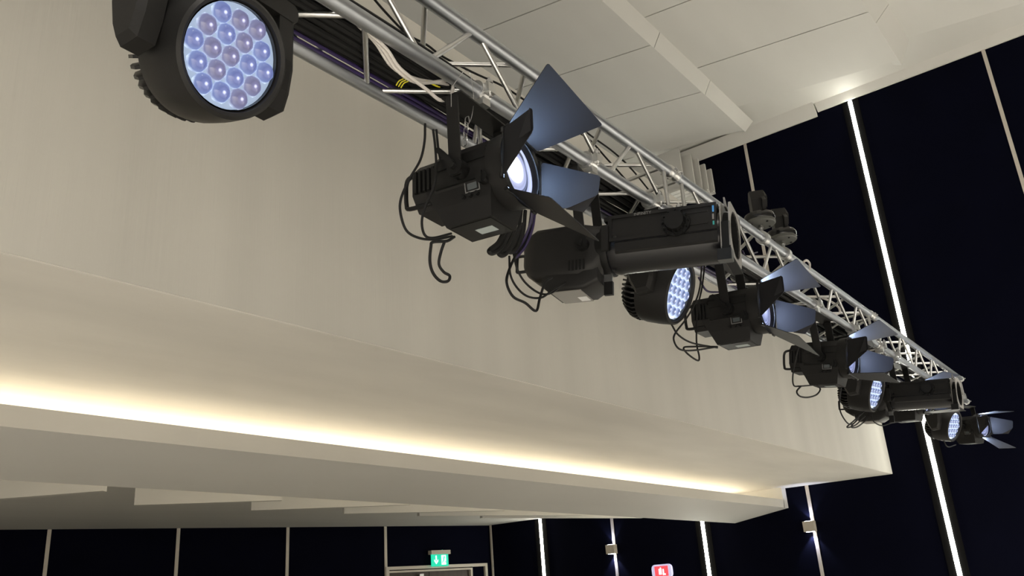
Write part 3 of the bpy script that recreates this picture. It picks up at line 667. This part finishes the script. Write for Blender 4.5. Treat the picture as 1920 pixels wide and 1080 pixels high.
# two small lights standing on the top chord
def mini(X, lab, s=1.0):
    t = thing('small_moving_light', lab, 'stage light', (X, YB, ZB + SP + .082), .5, 'small moving lights on top of the truss')
    bm = newbm(); Tz = Matrix.Rotation(PI / 2, 4, 'X')
    lathe(bm, [(0, 0), (0, .080), (.006, .086), (.02, .086)], 32, Tz); obj('base_underside', bm, DISCG, t, True, label='grey underside of round base')
    bm = newbm(); lathe(bm, [(.02, .086), (.024, .089), (.050, .089), (.062, .082), (.068, .05), (.068, 0)], 32, Tz); obj('base', bm, GLOSS, t, True)
    bm = newbm()
    for i in range(4):
        a = i * PI / 2 + .5; cyl(bm, (.062 * math.cos(a), .062 * math.sin(a), -.004), (.062 * math.cos(a), .062 * math.sin(a), .001), .006, 8)
    obj('base_foot', bm, DEEP, t)
    bm = newbm(); prism(bm, [(-.055, -.04, .06), (.045, -.04, .06), (.03, -.04, .15), (.01, -.04, .20), (-.045, -.04, .20), (-.065, -.04, .14)], (0, .08, 0)); obj('yoke_arm', bm, BLACK, t)
    R = Matrix.Translation((.01, -.01, .165)) @ Matrix.Rotation(-.75, 4, 'Y')
    bm = newbm(); loft(bm, [(-.045, -.05, .055, -.035, .035, .012), (.045, -.05, .055, -.035, .035, .012)], R); obj('head', bm, BLACK, t, True)
    bm = newbm(); cyl(bm, (.055, 0, 0), (.068, 0, 0), .030, 20, M=R); obj('head_ring', bm, GLOSS, t, True)
    bm = newbm(); prism(bm, [(-.06, -.034, .06), (-.115, -.034, .11), (-.07, -.034, .15)], (0, .02, 0)); obj('side_bracket', bm, BLACK, t)
    bm = newbm(); cyl(bm, (0, 0, -.045), (0, 0, 0), .009, 10); cyl(bm, (0, 0, -.02), (0, 0, -.008), .016, 6); obj('clamp_bolt', bm, CHROME, t)
    M2 = Matrix.Rotation(-.5, 4, 'Z') @ Matrix.Translation((0, 0, -.082)) @ Matrix.Rotation(-PI / 2, 4, 'Z')
    bm = newbm(); lathe(bm, [(-.022, .0255), (-.022, .038), (.022, .038), (.022, .0255)], 20, M2, close=True); obj('clamp', bm, ALU2, t, True)
mini(4.535, 'small black moving light on top of truss, nearer of the pair')
mini(4.875, 'small black moving light on top of truss, farther of the pair')

# ------------------------------------------------------------------ cables
def cable(P, r, m_, lab, cat='cable', group=None, name='cable', k=6, n=8):
    bm = newbm(); tube(bm, P, r, n, k); o = obj(name, bm, m_, None, True); tag(o, lab, cat, group); return o
G1 = 'thick black cables lying in the truss'
for i in range(24):
    row = i // 8; yb = 1.572 + (i % 8) * .0226 + (row % 2) * .008; zb = 1.632 + row * .021
    ph = random.random() * 6; P = []
    x = -.4
    while x < 9.7:
        P.append((x, yb + .010 * math.sin(x * 2.3 + ph), zb + .006 * math.sin(x * 3.1 + ph * 2) - .004 * (row == 0)))
        x += .3
    if i % 4 == 3: P = P[:12]
    elif i % 4 == 1: P = P[:20]
    cable(P, .0115, RUBBER, 'thick black cable in the bundle lying along the inside of the truss', group=G1, name='power_cable', k=3)
for i in range(3):
    P = []; x = -.4
    while x < 6.0:
        P.append((x, 1.748 - .012 * i + .003 * math.sin(x * 1.7 + i), 1.614 - .001 * i + .006 * math.sin(x * 2.1 + i * 2))); x += .3
    cable(P, .0060, PURPLE, 'thin purple cable along the lower edge of the black cable bundle', group='purple cables in the truss', name='data_cable', k=4)
# white cables: from behind chord B down into the bundle, hanging loop near first clamp
for q, l in enumerate(([(640, 20), (700, 75), (735, 125), (780, 148), (840, 158), (880, 168)], [(650, 25), (712, 85), (745, 132), (785, 155), (845, 150), (890, 150)], [(690, 60), (725, 92), (750, 128), (800, 168), (826, 188), (845, 180), (850, 160)])):
    cable([atY(x, y, 1.575 - .012 * q) for x, y in l], .0058, WHITEC, ('upper white cable drooping below the front truss tube', 'middle white cable drooping below the front truss tube', 'white cable ending in a small hanging loop beside the first clamp')[q], name='white_cable')
for pts, lab in (([(743, 160), (748, 152), (756, 148)], 'yellow tape band round the black cables, left of the white loop'), ([(800, 152), (808, 157), (816, 159)], 'yellow tape band round the black cables beside the white loop')):
    bm = newbm()
    for j in range(3):
        P = [atY(x + j * 4.5, y + j * 2.2, 1.566) for x, y in pts]
        tube(bm, P, .0020, 6, 3)
    tag(obj('tape_band', bm, YELLOW), lab, 'tape')
# grey tube glimpsed in bundle, thin black lines behind
cable([atY(x, y, 1.82) for x, y in ((690, -18), (703, 0), (722, 22), (750, 52), (765, 66), (800, 84), (830, 106), (885, 135), (940, 160), (975, 182), (1040, 225), (1100, 258), (1140, 300), (1185, 350))], .0045, RUBBER, 'thin black cable running behind the truss, higher one')
cable([atY(x, y, 1.86) for x, y in ((1085, 236), (1110, 256), (1150, 285), (1185, 318), (1230, 372), (1262, 400))], .0045, RUBBER, 'thin black cable running behind the truss, lower one')

def dangle(pts, Y, r, lab, g=None, m_=RUBBER):
    return cable([atY(x, y, Y) for x, y in pts], r, m_, lab, group=g)
dangle([(797, 232), (796, 265), (788, 300), (768, 335), (752, 372), (751, 400), (762, 432), (785, 446), (815, 449), (848, 443)], 1.60, .0040, 'thin black cable hanging left of the largest barn door light, outermost')
dangle([(812, 243), (816, 275), (818, 320), (812, 355), (798, 385), (791, 415), (796, 440), (812, 446), (846, 438)], 1.58, .0040, 'thin black cable hanging behind the handle of the largest barn door light')
dangle([(818, 243), (822, 280), (826, 300)], 1.585, .0040, 'short black cable dropping behind the largest barn door light')
dangle([(852, 444), (838, 452), (812, 454), (808, 462), (806, 490), (812, 512), (826, 527), (840, 527), (843, 517), (832, 510), (823, 495), (827, 472), (834, 452)], 1.57, .0046, 'black cable loop hanging below the largest barn door light')
bm = newbm()
t = thing('cable_coil', 'coil of thick black cable hanging under the largest barn door light', 'cable', (0, 0, 0))
for i, l in enumerate(([(950, 425), (935, 455), (918, 470), (925, 474), (940, 462), (958, 428)], [(965, 430), (950, 462), (936, 474), (944, 478), (958, 462), (970, 432)], [(975, 425), (962, 458), (950, 468), (960, 472), (972, 458), (982, 420)], [(985, 395), (980, 440), (962, 468), (972, 472), (990, 440), (998, 390)], [(978, 388), (974, 425), (975, 450)])):
    bm = newbm(); tube(bm, [atY(x, y, 1.60 + .01 * i) for x, y in l], .0095 if i < 3 else .007, 8, 5); obj('loop', bm, RUBBER, t, True)
dangle([(1003, 400), (998, 430), (985, 462), (968, 482), (966, 474), (982, 450), (994, 420), (998, 395)], 1.62, .0050, 'purple cable hanging in a loop beside the coil of black cable', None, PURPLE)
dangle([(968, 476), (955, 505), (950, 530), (962, 556), (985, 568), (1005, 583), (1012, 560), (1022, 530), (1035, 520)], 1.56, .0046, 'black cable with a sharp bottom kink below the near long barrel spotlight')
dangle([(955, 480), (957, 515), (970, 540), (990, 556), (1015, 558), (1035, 545), (1060, 530)], 1.57, .0038, 'thin black cable looping under the near long barrel spotlight, lower arc')
dangle([(963, 476), (970, 505), (985, 530), (1010, 549), (1032, 550), (1058, 532)], 1.575, .0038, 'thin black cable looping under the near long barrel spotlight, upper arc')
dangle([(1316, 490), (1312, 540), (1300, 575), (1285, 600), (1266, 625), (1264, 640), (1275, 655), (1300, 657), (1340, 651)], 1.55, .0042, 'black cable sweeping left of the second barn door light')
dangle([(1322, 492), (1316, 540), (1308, 580), (1306, 640), (1311, 668), (1308, 676), (1290, 664), (1282, 652), (1300, 650), (1345, 650)], 1.57, .0042, 'black cable dropping straight behind the second barn door light')
dangle([(1259, 608), (1272, 628), (1298, 643), (1345, 652)], 1.56, .0042, 'short black cable from under the white lensed moving light')
dangle([(1310, 520), (1325, 545), (1350, 548)], 1.78, .0060, 'purple cable sagging under the truss left of the second barn door light', None, PURPLE)
dangle([(1500, 640), (1494, 665), (1487, 700), (1488, 722), (1500, 724), (1525, 722)], 1.55, .0042, 'thin black cable hanging left of the third barn door light')
dangle([(1502, 724), (1494, 734), (1500, 743), (1515, 745), (1531, 740), (1538, 730), (1532, 722)], 1.54, .0048, 'oval black cable loop below the third barn door light')
dangle([(1577, 728), (1574, 755), (1577, 775), (1590, 794), (1602, 793), (1612, 778)], 1.56, .0046, 'thin black cable hanging at the left of the far long barrel spotlight')
dangle([(1620, 772), (1602, 788), (1588, 801), (1604, 797), (1622, 780)], 1.57, .0046, 'black cable bunch below the rear of the far long barrel spotlight')
dangle([(1628, 775), (1626, 785), (1608, 800), (1596, 800), (1610, 785)], 1.58, .0046, 'black cable loop beside the bunch below the far long barrel spotlight')
dangle([(1634, 776), (1638, 790), (1654, 798), (1675, 792), (1700, 790)], 1.56, .0046, 'thin black cable crossing below the half hidden barn door light')
dangle([(1770, 827), (1774, 835), (1780, 838), (1792, 834)], 1.54, .0050, 'short cable below the smallest moving head light')
dangle([(1392, 470), (1400, 485), (1412, 490), (1408, 478), (1420, 473)], 1.72, .0045, 'purple cable loop inside the truss below the pair of small lights', None, PURPLE)
dangle([(1505, 556), (1540, 558), (1568, 572), (1575, 585), (1565, 590), (1548, 588)], 1.66, .0080, 'white cable loop inside the middle truss section', None, WHITEC)
dangle([(1506, 492), (1512, 488), (1518, 494), (1518, 505)], 1.50, .0070, 'small white cable loop on the top truss tube', None, WHITEC)

# safety wires and supports
def wire(pts, Y, lab):
    cable([atY(x, y, Y) for x, y in pts], .0011, CHROME, lab, 'wire', 'safety wires')
wire([(871, 132), (866, 138), (848, 165), (846, 200)], 1.49, 'steel safety wire looped over the tube at the first clamp, left strand')
wire([(872, 132), (882, 140), (888, 185), (884, 220), (874, 240)], 1.49, 'steel safety wire looped over the tube at the first clamp, right strand')
bm = newbm()
for i in range(5):
    c = atY(876 - i * 1.2, 226 + i * 10, 1.49); R = Matrix.Translation(c) @ Matrix.Rotation(PI / 2 * (i % 2), 4, 'Z')
    tube(bm, [(0, -.006, .013), (0, .006, .013), (0, .008, 0), (0, .006, -.013), (0, -.006, -.013), (0, -.008, 0), (0, -.006, .013)], .0015, 6, 2, True, R)
tag(obj('chain_link', bm, CHROME), 'short steel chain hanging beside the first yoke', 'chain')
t = thing('support_rod', 'slim steel rod standing behind the largest barn door light', 'rod', (0, 0, 0))
bm = newbm(); cyl(bm, atY(898, 216, 1.60), atY(901, 276, 1.60), .008, 10); obj('rod', bm, ALU2, t, True)
bm = newbm(); cyl(bm, atY(897, 206, 1.60), atY(897.5, 216, 1.60), .014, 6); obj('nut', bm, CHROME, t)
# ------------------------------------------------------------------ lift everything to true floor height
for o in list(COL.objects):
    if o.parent is None: o.location.z += EYE
